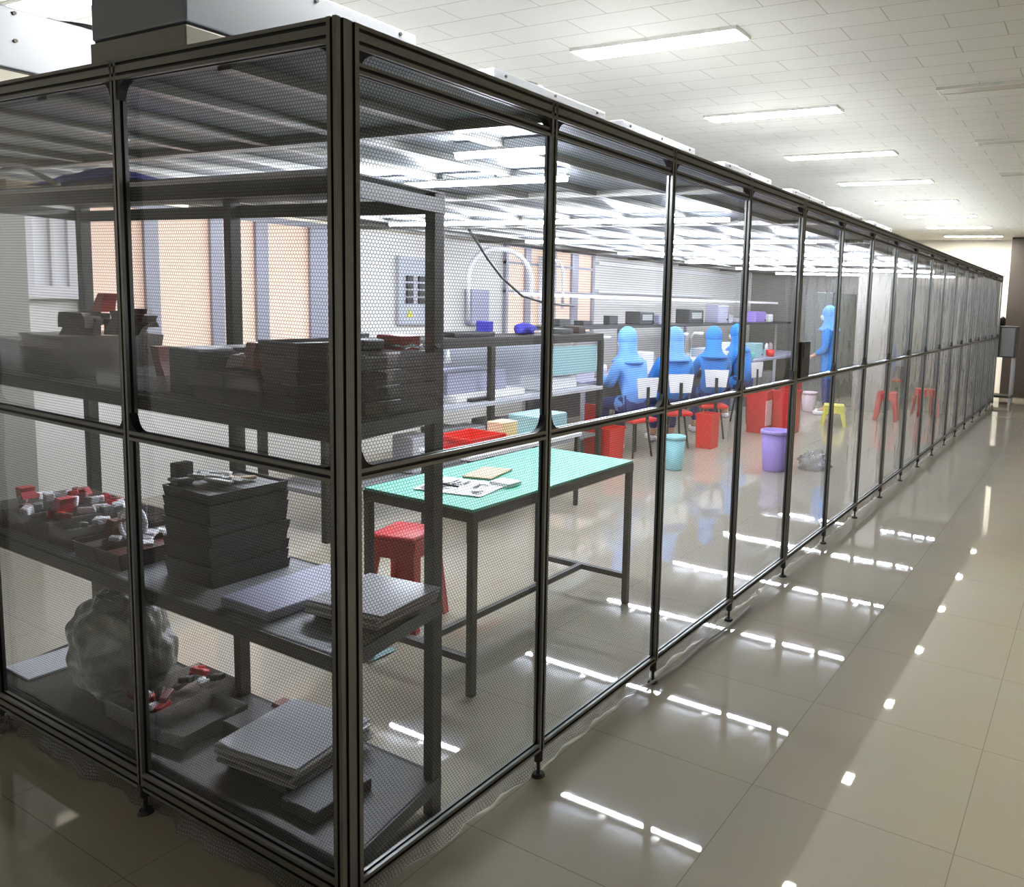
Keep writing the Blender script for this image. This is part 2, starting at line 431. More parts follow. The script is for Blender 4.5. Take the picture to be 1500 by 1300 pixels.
# corner: a wide profile whose broad face looks along the aisle
cp = MB().prism(slot_profile(.036,.068,2), 2, .02, ZT).build('corner_post', M['alu'], booth); cp.location=(-.018,.016,0)
for z,up in ((ZT-.062,-1),(ZM+.015,1)):
    g = MB(); gusset(g,'y',1,z,up,.022); g.build('corner_bracket', M['alu_groove'], cp)
    g = MB(); gusset(g,'x',-1,z,up,-.005); g.build('corner_bracket', M['alu_groove'], cp)
foot(cp,0,0)
for n in range(1,NB+1):
    if n % 4 == 0 and n:
        post(-.015, W*n, .03, .062, 2, 'y')
    else:
        post(-.015, W*n, .03, .03, 1, 'y')
for n in range(1,NL+1):
    post(-WL*n, .0, .03, .03, 1, 'x')
def rail(along, a, b, z0, z1, name, off=0.0, nh=1):
    h = z1-z0
    prof = slot_profile(.03, h, nh)      # (across, height)
    mb = MB()
    if along=='y':
        mb.prism([(p[0]-.015+off, p[1]+(z0+z1)/2) for p in prof], 1, a, b)
    else:
        mb.prism([(p[0]+off, p[1]+(z0+z1)/2) for p in prof], 0, a, b)
    return mb.build(name, M['alu'], booth)
def shade_grooves(o, ax):  # paints the slot faces black to deepen their shade
    me=o.data; me.materials.append(M['alu_groove'])
    cr=[i for i in range(3) if i!=ax]
    lo=[min(v.co[i] for v in me.vertices) for i in cr]; hi=[max(v.co[i] for v in me.vertices) for i in cr]
    for p in me.polygons:
        if abs(p.normal[ax])>.5: continue
        c=p.center
        if min(min(c[i]-lo[k],hi[k]-c[i]) for k,i in enumerate(cr))>.0012: p.material_index=1
rail('y', .05, W*NB+.015, ZT-.06, ZT, 'top_rail', 0, 2)
rail('x', -WL*NL-.015, -.036, ZT-.06, ZT, 'top_rail', 0, 2)
def span(along, n):
    if along=='y':
        a = W*n + (.050 if n==0 else (.031 if n%4==0 else .015)); b = W*(n+1) - (.031 if (n+1)%4==0 else .015)
        return a, b
    a = -WL*(n+1)+.015; b = -WL*n - (.036 if n==0 else .015)
    return a, b
def film(along, a, b, z0, z1, inward=.018, name='curtain_sheet', m=None, hem=False, seed=0):
    mb = MB(); L_ = b-a
    nu, nv = (36, 8) if hem else (12, 14)
    bm = mb.bm; uvl = bm.loops.layers.uv.new('UVMap')
    grid=[]
    for i in range(nu+1):
        row=[]
        for j in range(nv+1):
            u = a + L_*i/nu; v = z0+(z1-z0)*j/nv
            off = .0035*noise.noise(Vector((u*2.2, v*1.1, seed)))
            vv = v
            if hem:
                t = 1-(j/nv)
                off = t*( -.012 + .030*noise.noise(Vector((u*9, seed*3, t*1.5))) + .012*noise.noise(Vector((u*23, seed, t*3))))
                vv = v + t*.010*noise.noise(Vector((u*7,5,seed)))
                vv = max(vv,.002)
            if along=='y': p = (-.015-inward+off, u, vv)
            else:          p = (u, inward+off, vv)
            row.append((bm.verts.new(p),(u+20, v+5)))
        grid.append(row)
    for i in range(nu):
        for j in range(nv):
            q=[grid[i][j],grid[i+1][j],grid[i+1][j+1],grid[i][j+1]]
            f=bm.faces.new([x[0] for x in q])
            for l,x in zip(f.loops,q): l[uvl].uv = x[1]
    return mb.build(name, m or M['film'], booth, True)
for n in range(NB):
    a,b = span('y',n)
    rail('y', a, b, ZM-.015, ZM+.015, 'middle_rail')
    rail('y', a, b, ZB-.015, ZB+.015, 'bottom_rail')
    film('y', W*n, W*(n+1), ZB-.02, ZT-.03, .018, 'curtain_sheet', M['film'] if n<5 else M['film_loose'], seed=n*1.7)
    film('y', W*n, W*(n+1), .004, ZB-.02, .018, 'curtain_hem', M['hem'] , True, n*1.3)
rail('y', .05, W*NB, ZT-.118, ZT-.092, 'header_rail', -.004)
for n in range(NL):
    a,b = span('x',n)
    rail('x', a, b, ZM-.015, ZM+.015, 'middle_rail')
    rail('x', a, b, ZB-.03, ZB+.03, 'bottom_rail', 0, 2)
    film('x', -WL*(n+1), -WL*n-.01, ZB-.02, ZT-.03, seed=40+n*1.7)
    film('x', -WL*(n+1), -WL*n-.01, .004, ZB-.02, .018, 'curtain_hem', M['film'], True, 30+n)
for o in list(booth.children):
    n_=o.name.split('.')[0]
    if n_ in ('post','corner_post'): shade_grooves(o,2)
    elif n_.endswith('_rail'):
        d_=o.dimensions; vs_=[v.co for v in o.data.vertices]
        dx=max(v.x for v in vs_)-min(v.x for v in vs_); dy=max(v.y for v in vs_)-min(v.y for v in vs_)
        shade_grooves(o,1 if dy>dx else 0)
# roof of the booth: beams and panels
for k in range(1,5):
    MB().bx(-WL*k-.03,-WL*k+.03,.02,W*NB,ZT-.07,ZT-.04).build('roof_beam', M['alu'], booth)
for k in range(0,5):
    MB().bx(-WL*k-.53,-WL*k-.47,.02,W*NB,ZT-.07,ZT-.035).build('roof_beam', M['ffu_flange'], booth)
for n in range(1,NB,2):
    MB().bx(-WL*NL,-.04,W*n-.025,W*n+.025,ZT-.075,ZT-.04).build('roof_beam', M['ffu_flange'], booth)
for k in range(NL):
    for n in range(0,NB,4):
        MB().bx(-WL*(k+1)+.004,-WL*k-.004 if k else -.045,W*n+.004,min(W*(n+4),W*NB)-.004,ZT-.038,ZT-.02).build('roof_panel', M['roof'], booth)

# fan filter units on the roof
def ffu(loc, label, group):
    e = empty('fan_filter_unit', loc, label, 'fan filter unit', group)
    w,l,h = .52,.90,.31
    MB().bx(-w/2,w/2,0,l,.085,h,.006).build('housing', M['ffu'], e)
    MB().bx(-w/2+.006,w/2-.006,.006,l-.006,.074,.086).build('seam', M['seam'], e)
    MB().bx(-w/2-.004,w/2+.004,-.004,l+.004,0,.075,.004).build('flange', M['ffu_flange'], e)
    MB().lathe([(.16,h),(.17,h+.01),(.15,h+.05),(.05,h+.055)],(0,l/2,0),24).build('fan_inlet', M['black'], e)
    for yy in (.08,.45,.82):
        MB().cyl((w/2-.001,yy,.19),(w/2+.006,yy,.19),.007,None,8).build('screw', M['steel'], e)
        MB().cyl((w/2-.001,yy,.29),(w/2+.006,yy,.29),.007,None,8).build('screw', M['steel'], e)
    MB().bx(w/2,w/2+.012,l-.14,l-.04,.12,.24,.004).build('power_box', M['ffu_flange'], e)
    return e
f0 = ffu((-1.045,.085,2.462),'grey sheet metal fan unit over the booth corner','fan units on the booth roof')
f0['label']='large grey sheet metal fan unit on the roof nearest the booth corner post'
for i,(x,y) in enumerate([(-2.265,.085),(-1.045,1.44),(-1.045,2.52),(-1.045,3.9),(-1.045,5.3),(-1.045,6.7),(-1.045,8.1)]):
    lab = 'pale grey fan unit beside the big roof unit, lit by the ceiling lamp' if i==0 else 'fan unit whose top edge just shows above the long roof rail'
    c = copy_thing(f0,(x,y,2.462),lab)

# LED tubes under the booth roof
tp = empty('led_tube',(-2.28,1.80,2.335),'long white LED tube under the booth roof, running across the booth','LED tube','LED tubes under the booth roof')
MB().bx(-1.65,1.65,-.014,.014,.012,.024).build('lamp_holder', M['lampbody'], tp)
MB().cyl((-1.64,0,0),(1.64,0,0),.013,None,12).build('lamp_tube', M['tube'], tp)
for s_ in (-1.2,1.2): MB().cyl((s_,0,.024),(s_,0,.056),.005,None,8).build('hanger', M['steel'], tp)
for k in range(1,7): copy_thing(tp,(-2.28,1.80+1.885*k,2.335))
st = empty('led_tube',(-.50,1.16,2.335),'short white LED tube under the roof close to the aisle curtain','LED tube')
MB().bx(-.24,.24,-.014,.014,.012,.05).build('lamp_holder', M['lampbody'], st)
MB().cyl((-.23,0,0),(.23,0,0),.013,None,12).build('lamp_tube', M['tube'], st)

# ceiling lights
cl = empty('ceiling_light',(-.805,2.9,CH),'lit rectangular LED ceiling panel in the row along the booth','ceiling light','lit ceiling panels in a row')
def frame_light(e, w, l, m, dp=.021):
    f = MB(); t=.012
    f.bx(-w/2-t,w/2+t,-l/2-t,-l/2,-.02,0).bx(-w/2-t,w/2+t,l/2,l/2+t,-.02,0).bx(-w/2-t,-w/2,-l/2,l/2,-.02,0).bx(w/2,w/2+t,-l/2,l/2,-.02,0)
    f.build('light_frame', M['lampbody'], e)
    MB().bx(-w/2,w/2,-l/2,l/2,-dp,-.004,.003).build('diffuser', m, e)
frame_light(cl,1.11,.185,M['led'])
for k in [-1]+list(range(1,8)): copy_thing(cl,(-.805,2.9+1.88*k,CH))
for k in range(-1,1): copy_thing(cl,(-3.6,2.9+1.88*k,CH),'lit ceiling panel above the far roof fan unit')
ol = empty('ceiling_light',(1.10,4.53,CH),'unlit ceiling light strip above the aisle','ceiling light','unlit ceiling strips')
frame_light(ol,1.11,.13,M['off'],.016)
for y in (6.41,8.29,10.17): copy_thing(ol,(1.10,y,CH))

# ------------------------------------------------------------------ shelving rack
rack = empty('shelving_rack',(0,0,0),'dark steel shelving rack loaded with parts inside the booth corner','rack')
RR, RF = (-.19,-1.225,-2.285), (-.105,-1.125,-2.19)
SH = (.135,.755,1.405,2.065)
def angle_post(x,y,sx,sy):
    t=.042
    o=MB().bx(0,t*sx,0,.004*sy,0,2.085).bx(0,.004*sx,0,t*sy,0,2.085).bx(-.02*0,t*sx,0,t*sy,0,.01)
    return o
for i,x in enumerate(RR):
    o=MB().bx(-.021,.021,-.021,.021,0,2.085,.002); o.build('rack_post', M['steel'], rack, False, (x,.497,0))
for i,x in enumerate(RF):
    o=MB().bx(-.016,.016,-.016,.016,0,2.085,.002); o.build('rack_post', M['steel'], rack, False, (x,.062,0))
for k,z in enumerate(SH):
    mb=MB()
    if k<3: mb.prism([(RF[2]-.02,.05),(RF[0]+.02,.05),(RR[0]+.02,.515),(RR[2]-.02,.515)],2,z-.004,z)
    else:
        for y_,xa,xb in ((.055,RF[2],RF[0]),(.505,RR[2],RR[0])): pass
        mb.prism([(RF[2]-.02,.05),(RF[0]+.02,.05),(RR[0]+.02,.515),(RR[2]-.02,.515)],2,z+.015,z+.02)
    mb.build('shelf_board', M['steel' if k!=1 else 'grey'], rack)
    h=.045
    b=MB(); b.bx(RF[2]-.02,RF[0]+.02,.045,.057,z-h,z)
    b.bx(RR[2]-.02,RR[0]+.02,.507,.519,z-h,z)
    for xf,xr in ((RF[0]+.02,RR[0]+.02),(RF[2]-.02,RR[2]-.02)):
        b.prism([(xf-.006,.057),(xf+.006,.057),(xr+.006,.507),(xr-.006,.507)],2,z-h,z)
    b.build('shelf_beam', M['steel'], rack)

def thing(mb, name, mat_, label, cat, group=None, smooth=False, loc=None):
    o = mb.build(name, mat_, None, smooth, loc); return tag(o,label,cat,group)

# --- things on the top shelf
zt = SH[3]+.02
thing(MB().sheet(24,8,lambda u,v:(-1.95+.72*u, .13+.30*v, zt+.012+.055*math.sin(PI*min(1,max(0,u)))*math.sin(PI*v)**.5+.02*noise.noise(Vector((u*6,v*4,1)))+.02)),
      'folded_cloth',M['bluecloth'],'royal blue folded cloth lying on top of the rack','cloth',None,True)
thing(MB().bx(-2.26,-1.98,.1,.47,zt,zt+.05,.004),'cardboard_sheet',M['card'],'flat beige cardboard carton on the rack top beside blue cloth','carton')
thing(MB().tube([(-2.28,.12,zt+.012),(-2.15,.1,zt+.07),(-1.98,.09,zt+.10),(-1.85,.1,zt+.09),(-1.6,.1,zt+.015)],.010,8),'white_cable',M['white'],'white cable looped over the carton on the rack top','cable',None,True)
# --- generic small components
def bracket_part(x,y,z,h,lean,m,label,group=None,name='plastic_bracket'):
    o=MB().prism([(-.03,0),(.03,0),(.028+lean*.6,h*.6),(.045+lean,h),(-.005+lean,h),(-.02+lean*.5,h*.6)],1,-.025,.025).build(name,m)
    o.location=(x,y,z); return tag(o,label,'plastic part',group)

# --- upper shelf (z 1.405)
z1=SH[1+1]
def clear_box(x,y,z,d,label,group=None,m='clear',name='parts_box'):
    e=empty(name,(x,y,z),label,'box',group)
    MB().tray((0,0,0.001),d,.004,.03).build('box_shell',M[m],e)
    MB().bx(-d[0]/2-.004,d[0]/2+.004,-d[1]/2-.004,-d[1]/2+.006,d[2]-.008,d[2]).build('box_rim',M[m],e)
    return e
e=clear_box(-2.10,.28,z1,(.28,.34,.12),'clear box of reddish parts at the far end of the upper shelf')
for i in range(9): 
    thing(MB().box((-2.10+random.uniform(-.10,.10),.28+random.uniform(-.12,.12),z1+.025+.028*(i//4)),(.06,.05,.03),.006,random.uniform(0,3)),'small_part',M['darkred' if i%2 else 'pink'],'small reddish part inside the clear box at the shelf end','part','parts in the clear end box')
for k in range(3):
    e=clear_box(-1.78,.28,z1+.052*k,(.30,.36,.050),'dark grey component tray in the short stack under the brown parts','dark trays under the brown parts','smoke','component_tray')
for i in range(16):
    x=-1.70+random.uniform(-.13,.13); y=.27+random.uniform(-.13,.13)
    o=bracket_part(x,y,z1+.158+.03*(i//8),random.uniform(.04,.075),random.uniform(-.03,.03),M['brown'],'dark brown bracket heaped on the short tray stack','brown brackets heaped on trays')
    o.rotation_euler=(0,0,random.uniform(0,6))
bracket_part(-1.66,.26,z1+.245,.07,.02,M['red'],'bright red-brown bracket crowning the brown heap')
e=clear_box(-1.22,.27,z1,(.34,.36,.055),'shallow clear tray holding a curved brown bracket')
bracket_part(-1.22,.25,z1+.008,.13,-.07,M['darkred'],'tall curved brown-red bracket standing in the shallow tray')
bracket_part(-1.12,.27,z1+.008,.055,.02,M['brown'],'low brown bracket beside the tall curved one')
thing(MB().bx(-1.03,-.87,.14,.44,z1,z1+.155,.008),'black_carton',M['dkgrey'],'black box on the upper shelf before the middle post','box')
for k in range(2):
    for j,x in enumerate((-.76,-.585)):
        clear_box(x,.28,z1+.05*k,(.165,.36,.048),'dark parts tray paired two high in the middle of the upper shelf','paired dark trays on the upper shelf','smoke','component_tray')
for i in range(12):
    o=bracket_part(-.675+random.uniform(-.14,.14),.28+random.uniform(-.13,.13),z1+.103,random.uniform(.03,.06),random.uniform(-.02,.02),M['brown' if i%3 else 'pink'],'small bracket loose on the paired dark trays','loose brackets on the paired trays')
    o.rotation_euler=(0,0,random.uniform(0,6))
bracket_part(-.69,.22,z1+.103,.085,0,M['darkred'],'upright brown-red block standing on the paired dark trays')
# flared brown stack
for k in range(5):
    e=empty('brown_tray',(-.43,.28,z1+.042*k),'dark brown tray in the tall stack by the corner post','tray','brown trays stacked by the corner post')
    w=.15+.008*k
    MB().tray((0,0,0),(w,.33,.040),.004,.04).build('tray_shell',M['brown'],e)
    MB().bx(-w/2+.01,w/2-.01,-.15,.15,.006,.03).build('tray_filling',M['darkred' if k%2 else 'dkgrey'],e)
# stack of clear trays at the rack end
for k in range(4):
    e=empty('clear_tray',(-.235,.335,z1+.046*k),'clear tray of brown parts in the stack at the rack end','tray','clear trays stacked at the rack end')
    MB().tray((0,0,0),(.17,.29,.043),.003,.04).build('tray_shell',M['thinclear'],e)
    MB().bx(-.07,.04,-.13,-.02,.004,.030,.004).build('tray_filling',M['brown' if k%2 else 'darkred'],e)
    f_=MB()
    for q_ in range(4): f_.bx(-.06+.03*q_,-.045+.03*q_,.02,.11,.004,.022,.003)
    f_.build('tray_filling',M['white'],e)
thing(MB().bx(-.30,-.20,.36,.45,z1+.186,z1+.232,.006),'red_box',M['red'],'small red box on top of the clear tray stack','box')
thing(MB().bx(-.29,-.22,.245,.325,z1+.186,z1+.222,.006),'black_box',M['black'],'small black box on the clear tray stack beside red box','box')
thing(MB().sheet(10,10,lambda u,v:(-.30+.16*u,.34+.14*v,z1+.19+.02*noise.noise(Vector((u*5,v*5,3)))+.012)),'plastic_film',M['clearbag'],'crumpled clear film on the clear tray stack','film',None,True)

# --- middle shelf (z .755)
z2=SH[1]
xs=[-2.20,-2.03,-1.86,-1.69]
for i,x in enumerate(xs):
    e=empty('component_tray',(x,.27,z2),'dark open tray of white and red parts in the middle shelf row','tray','open trays in a row on the middle shelf')
    MB().tray((0,0,0),(.155,.36,.085),.004,.05).build('tray_shell',M['smoke'],e)
    MB().bx(-.06,.06,-.16,.16,.006,.055,.004).build('tray_filling',M['dkgrey'],e)
for i in range(40):
    x=random.choice(xs)+random.uniform(-.05,.05); y=.27+random.uniform(-.14,.14)
    m=random.choice(['white','white','pink','red','grey','darkred'])
    o=MB().box((0,0,.0),(random.uniform(.025,.05),random.uniform(.02,.04),random.uniform(.02,.045)),.005).build('moulded_part',M[m])
    o.location=(x,y,z2+.085); o.rotation_euler=(random.uniform(-.3,.3),random.uniform(-.3,.3),random.uniform(0,3))
    tag(o,'small %s moulded part loose on the open tray row'%{'white':'white','pink':'pale pink','red':'red','grey':'grey','darkred':'brown-red'}[m],'part','%s parts on the open tray row'%m)
bracket_part(-2.24,.22,z2+.088,.045,-.03,M['red'],'red bracket tilted at the far end of the tray row')
bracket_part(-1.90,.20,z2+.088,.06,0,M['red'],'red upright clip in the middle of the tray row')
bracket_part(-1.52,.20,z2+.05,.075,.0,M['darkred'],'brown-red clip beside the white coil')
# coil of white hose
cpts=[(-1.435+.052*math.cos(t), .20, z2+.115+.052*math.sin(t)+.0) for t in [i*2*PI/20 for i in range(21)]]
hose=MB().tube(cpts,.008,8)
for d_ in (.018,.036): hose.tube([(p[0],p[1]+d_,p[2]) for p in cpts],.008,8)
e=thing(hose,'hose_coil',M['white'],'white coiled hose standing on its tray near the dark stack','hose',None,True)
for i,x in enumerate((-1.50,-1.34)):
    e=empty('component_tray',(x,.25,z2),['shallow brown tray under the white coil','shallow brown tray between coil and dark stack'][i],'tray')
    MB().tray((0,0,0),(.15,.34,.06),.004,.05).build('tray_shell',M['brown'],e)
    MB().bx(-.06,.06,-.15,.15,.006,.045,.004).build('tray_filling',M['darkred' if i else 'brown'],e)
for i in range(10):
    o=MB().box((0,0,0),(.05,.035,.014),.004).build('white_clip',M['white']); o.location=(-1.36+random.uniform(-.06,.06),.25+random.uniform(-.13,.13),z2+.068+.012*(i%2)); o.rotation_euler=(.2,.1,random.uniform(0,3))
    tag(o,'white clip lying on the shallow brown trays','part','white clips by the dark stack')
# tall dark stack
for k in range(9):
    e=empty('black_tray',(-.985+.004*math.sin(k*2),.30+.004*math.cos(k*3),z2+.036*k),'black tray in the tall dark stack on the middle shelf','tray','black trays of the tall dark stack')
    MB().tray((0,0,0),(.27,.29,.0345),.005,.03).build('tray_shell',M['black'],e)
    MB().bx(-.125,.125,-.13,.13,.006,.028).build('tray_filling',M['dkgrey'],e)
for i in range(12):
    o=MB().box((0,0,0),(random.uniform(.06,.11),.03,.012),.004).build('white_clip',M['paper' if i%3 else 'cream']); o.location=(-.985+random.uniform(-.09,.09),.30+random.uniform(-.10,.10),z2+.33+.009*(i%3)); o.rotation_euler=(random.uniform(-.1,.1),random.uniform(-.1,.1),random.uniform(0,3))
    tag(o,'pale strip on top of the tall dark tray stack','part','pale strips on the dark stack')
thing(MB().bx(-1.115,-1.075,.18,.24,z2+.318,z2+.395,.004),'brown_block',M['brown'],'upright brown block at the edge of the dark stack top','part')
# grey and white sheets at the rack end
thing(MB().bx(-.70,-.46,.09,.48,z2+.002,z2+.035,.006),'grey_tray',M['lav'],'lavender grey flat tray lying beside the dark stack','tray')
for k in range(5):
    o=MB().box((0,0,0),(.29,.27,.008),.002).build('white_board',M['paper' if k%2 else 'milk']); o.location=(-.27+.004*k,.315,z2+.026+.010*k); o.rotation_euler=(0,0,.10+.04*math.sin(k*2.2))
    tag(o,'white board in the flat stack at the rack end','board','white boards stacked at the rack end')
thing(MB().bx(-.40,-.14,.2,.44,z2+.001,z2+.020,.004),'black_board',M['black'],'black plate under the white board stack','board')

# --- bottom shelf
z3=SH[0]
def bagshape():
    mb=MB(); mb.lump((0,0,.165),(.23,.165,.22),.16,1.7,5,3.0)
    mb.lump((.04,.0,.36),(.10,.09,.06),.4,2.2,4,8.0,False)
    return mb
thing(bagshape(),'plastic_bag',M['bag'],'large grey translucent plastic bag sitting on the bottom shelf','bag',None,True,(-1.70,.29,z3))
e=clear_box(-1.36,.30,z3,(.26,.36,.07),'clear tray of red and white parts beside the plastic bag')
for i in range(18):
    m=random.choice(['red','white','darkred','black'])
    o=MB().box((0,0,0),(.06,.03,.025),.006).build('moulded_part',M[m]); o.location=(-1.36+random.uniform(-.10,.10),.30+random.uniform(-.14,.14),z3+.03+.025*(i//6)); o.rotation_euler=(random.uniform(-.3,.3),random.uniform(-.3,.3),random.uniform(0,3))
    tag(o,'%s part in the clear tray on the bottom shelf'%{'red':'red','white':'white','darkred':'brown-red','black':'black'}[m],'part','%s parts in the bottom shelf tray'%m)
e=clear_box(-1.14,.26,z3+.0,(.22,.26,.055),'empty clear lid tray angled at the middle of the bottom shelf'); e.rotation_euler=(0,0,.12)
thing(MB().bx(-1.02,-.83,.28,.44,z3,z3+.05,.006),'black_box',M['black'],'low black box behind the white sheets on the bottom shelf','box')
for k in range(6):
    o=MB().box((0,0,0),(.36,.34,.009),.002).build('white_sheet',M['milk' if k%2 else 'paper']); o.location=(-.66+.006*math.sin(k*2),.32+.005*math.cos(k),z3+.035+.0125*k); o.rotation_euler=(0,0,.10+.05*math.sin(k*1.7))
    tag(o,'white translucent sheet in the stack on the bottom shelf','sheet','white sheets stacked on the bottom shelf')
thing(MB().bx(-.82,-.50,.17,.46,z3+.001,z3+.030,.004),'dark_tray',M['dkgrey'],'dark grey tray under the white sheet stack on the bottom shelf','tray')
thing(MB().bx(-.46,-.30,.12,.34,z3+.001,z3+.042,.006),'black_tray',M['dkgrey'],'low dark tray behind the corner post on the bottom shelf','tray')
thing(MB().bx(-2.22,-2.02,.10,.46,z3,z3+.012,.003),'flat_card',M['ltgrey'],'pale flat card lying at the far end of the bottom shelf','card')
bracket_part(-.95,.47,z3+.002,.06,-.01,M['darkred'],'brown-red bracket against the rear post on the bottom shelf')

# ------------------------------------------------------------------ green table
tb=empty('work_table',(-.95,1.81,0),'steel table with a green rubber top behind the aisle curtain','table')
MB().bx(-.335,.335,-.66,.66,.835,.85,.003).build('table_top',M['green'],tb)
MB().bx(-.338,.338,-.663,-.64,.79,.836).bx(-.338,.338,.64,.663,.79,.836).bx(-.338,-.312,-.64,.64,.79,.836).bx(.312,.338,-.64,.64,.79,.836).build('table_frame',M['steel'],tb)
for sx in (-1,1):
    for sy in (-1,1):
        MB().bx(sx*.32-.017,sx*.32+.017,sy*.645-.017,sy*.645+.017,0,.80,.002).build('leg',M['steel'],tb)
for sy in (-1,1): MB().bx(-.303,.303,sy*.645-.015,sy*.645+.015,.15,.18).build('stretcher',M['steel'],tb)
MB().bx(-.015,.015,-.63,.63,.15,.18).build('stretcher',M['steel'],tb)
ztb=.851
o=MB().sheet(12,12,lambda u,v:(-.18+.36*u,-.14+.28*v,.002+.003*noise.noise(Vector((u*4,v*4,0))))).build('paper_sheet',M['paper'],None,True); o.location=(-.93,1.42,ztb+.002); o.rotation_euler=(0,0,.2); tag(o,'white paper sheet with black marks on the green table','paper')
mk=MB()
for i in range(16):
    mk.box((random.uniform(-.15,.15),random.uniform(-.11,.06),.0085),(random.uniform(.03,.06),.014,.001),0,random.choice((0,PI/2,.5)))
m_=mk.build('print_mark',M['black'],o)
thing(MB().box((0,0,.006),(.16,.24,.010),.003),'cream_card',M['cream'],'cream card beside the marked paper on the green table','card',None,False,(-1.02,1.70,ztb)).rotation_euler=(0,0,.25)
thing(MB().cyl((-.1,0,.012),(.1,0,.012),.007,.005,8),'black_pen',M['black'],'black pen lying on the marked white paper','pen',None,True,(-1.0,1.36,ztb+.006))
thing(MB().bx(-.06,.06,-.05,.05,0,.02,.004),'white_box',M['white'],'small white box at the paper edge on the green table','box',None,False,(-.80,1.58,ztb))

# red stool
def stool(loc,label,m,rz=0,h=.48,s=1.0,group=None):
    e=empty('plastic_stool',loc,label,'stool',group,rz)
    a=.15*s
    MB().box((0,0,h-.018),(2*a,2*a,.036),.016,0,3).build('seat',M[m],e,True)
    ap=MB()
    for k in range(4):
        ang=k*PI/2; R_=Matrix.Rotation(ang,3,'Z')
        t=MB().box((0,a*.985,h-.075),(2*a*.92,.010,.09),.003)
        bmesh.ops.rotate(t.bm,verts=t.bm.verts,cent=(0,0,0),matrix=R_); ap._merge(t.bm)
    ap.build('apron',M[m],e)
    for sx in (-1,1):
        for sy in (-1,1):
            l=MB()
            for (dx,dy) in ((.075,.012),(.012,.075)):
                t=bmesh.new(); bmesh.ops.create_cube(t,size=1)
                for v in t.verts:
                    top=v.co.z>0; k=(0.0 if top else .04)
                    w=1.0 if top else .62
                    v.co=Vector((sx*(a-.004+k-(dx*w/2 if dx>.05 else .006))+v.co.x*dx*w, sy*(a-.004+k-(dy*w/2 if dy>.05 else .006))+v.co.y*dy*w, (h-.03) if top else 0))
                l._merge(t)
            l.build('leg',M[m],e)
    return e
stool((-1.50,1.60,0),'dark red plastic stool standing beside the green table','red',.25,.50,.88)

# teal scrap on floor
thing(MB().sheet(8,8,lambda u,v:(-.06+.12*u,-.08+.16*v,.006+.02*abs(noise.noise(Vector((u*4,v*4,9)))))),'cloth_scrap',M['teal'],'small teal cloth scrap on the floor under the rack end','cloth',None,True,(-1.30,1.22,0))
# crumpled plastic on the aisle floor
thing(MB().lump((0,0,.02),(.05,.035,.028),.5,2.5,4,2.0),'crumpled_plastic',M['clearbag'],'crumpled clear plastic on the floor outside the short booth wall','plastic',None,True,(-1.98,-.02,0))
thing(MB().tube([(-.01,1.65,.012),(.02,1.9,.012),(.01,2.2,.014),(.03,2.45,.012),(.015,2.8,.012)],.006,6),'floor_cable',M['ltgrey'],'thin pale cable lying along the curtain hem','cable',None,True)

# hanging cable and white hose inside
thing(MB().tube([(-3.5,4.22,2.34),(-3.5,4.33,2.24),(-3.5,4.48,2.09),(-3.5,4.69,1.92),(-3.5,5.0,1.75),(-3.5,5.4,1.68),(-3.5,5.9,1.66)],.012,8),'hanging_cable',M['black'],'black cable drooping from the booth roof above the workbench','cable',None,True)
arc=[(-4.5,5.85-.55*math.cos(t),1.94+.34*math.sin(t)) for t in [PI*i/16 for i in range(17)]]
thing(MB().tube([(-4.5,5.30,1.45)]+arc+[(-4.5,6.40,1.7)],.03,10),'air_hose',M['white'],'thick white hose arching in front of the wall by the window','hose',None,True)
thing(MB().tube([(-4.5,6.75,1.6)]+[(-4.5,6.9-.15*math.cos(t),2.05+.16*math.sin(t)) for t in [PI*i/12 for i in range(13)]]+[(-4.5,7.05,1.6)],.02,10),'air_hose',M['white'],'small white hose loop beside the wall pipes','hose',None,True)

# black control box on post
cb=empty('control_box',(-.004,3.462,1.283),'slim black control box standing on the middle rail against the double post','control box')
MB().bx(-.022,.02,.0,.17,.02,.255,.008).build('box_body',M['black'],cb)
MB().bx(.02,.024,.03,.13,.15,.24).build('box_panel',M['dkgrey'],cb)

# ------------------------------------------------------------------ workbench with shelf (beyond table)
wb=empty('workbench',(0,0,0),'grey workbench with a raised dark shelf before the window wall','workbench')
MB().bx(-3.65,-2.9,2.2,5.62,.80,.84,.004).build('bench_top',M['ltgrey'],wb)
MB().bx(-3.35,-2.92,2.2,5.64,1.31,1.39,.004).build('upper_shelf',M['steel'],wb)
for x in (-3.62,-2.93):
    for y in (2.23,3.9,5.60):
        MB().bx(x-.025,x+.025,y-.025,y+.025,0,1.31 if x>-3 else .80).build('leg',M['steel'],wb)
MB().bx(-3.62,-3.58,2.25,5.58,.80,1.31).build('back_panel',M['ltgrey'],wb)
MB().bx(-3.6,-2.95,2.25,5.58,.30,.33).build('lower_shelf',M['grey'],wb)
def mbox(x0,x1,y0,y1,z0,z1,m,name,label,cat='box',bev=.006,group=None):
    return thing(MB().bx(x0,x1,y0,y1,z0,z1,bev),name,M[m],label,cat,group)
mbox(-2.965,-2.95,4.72,5.56,.99,1.27,'teal','tool_board','pale teal board hanging under the workbench shelf end','board')
mbox(-3.3,-3.0,4.75,5.28,.842,.97,'white','white_carton','white carton on the workbench end under the teal board','carton')
mbox(-3.4,-3.0,3.55,4.45,.842,.90,'paper','paper_stack','white stack of papers on the workbench','paper')
mbox(-3.5,-3.1,3.55,4.3,.902,1.08,'lav','instrument_case','lavender grey instrument case on the paper stack','case')
mbox(-3.05,-2.95,3.68,3.95,.842,.87,'black','black_tray','small black tray at the bench edge before papers','tray')
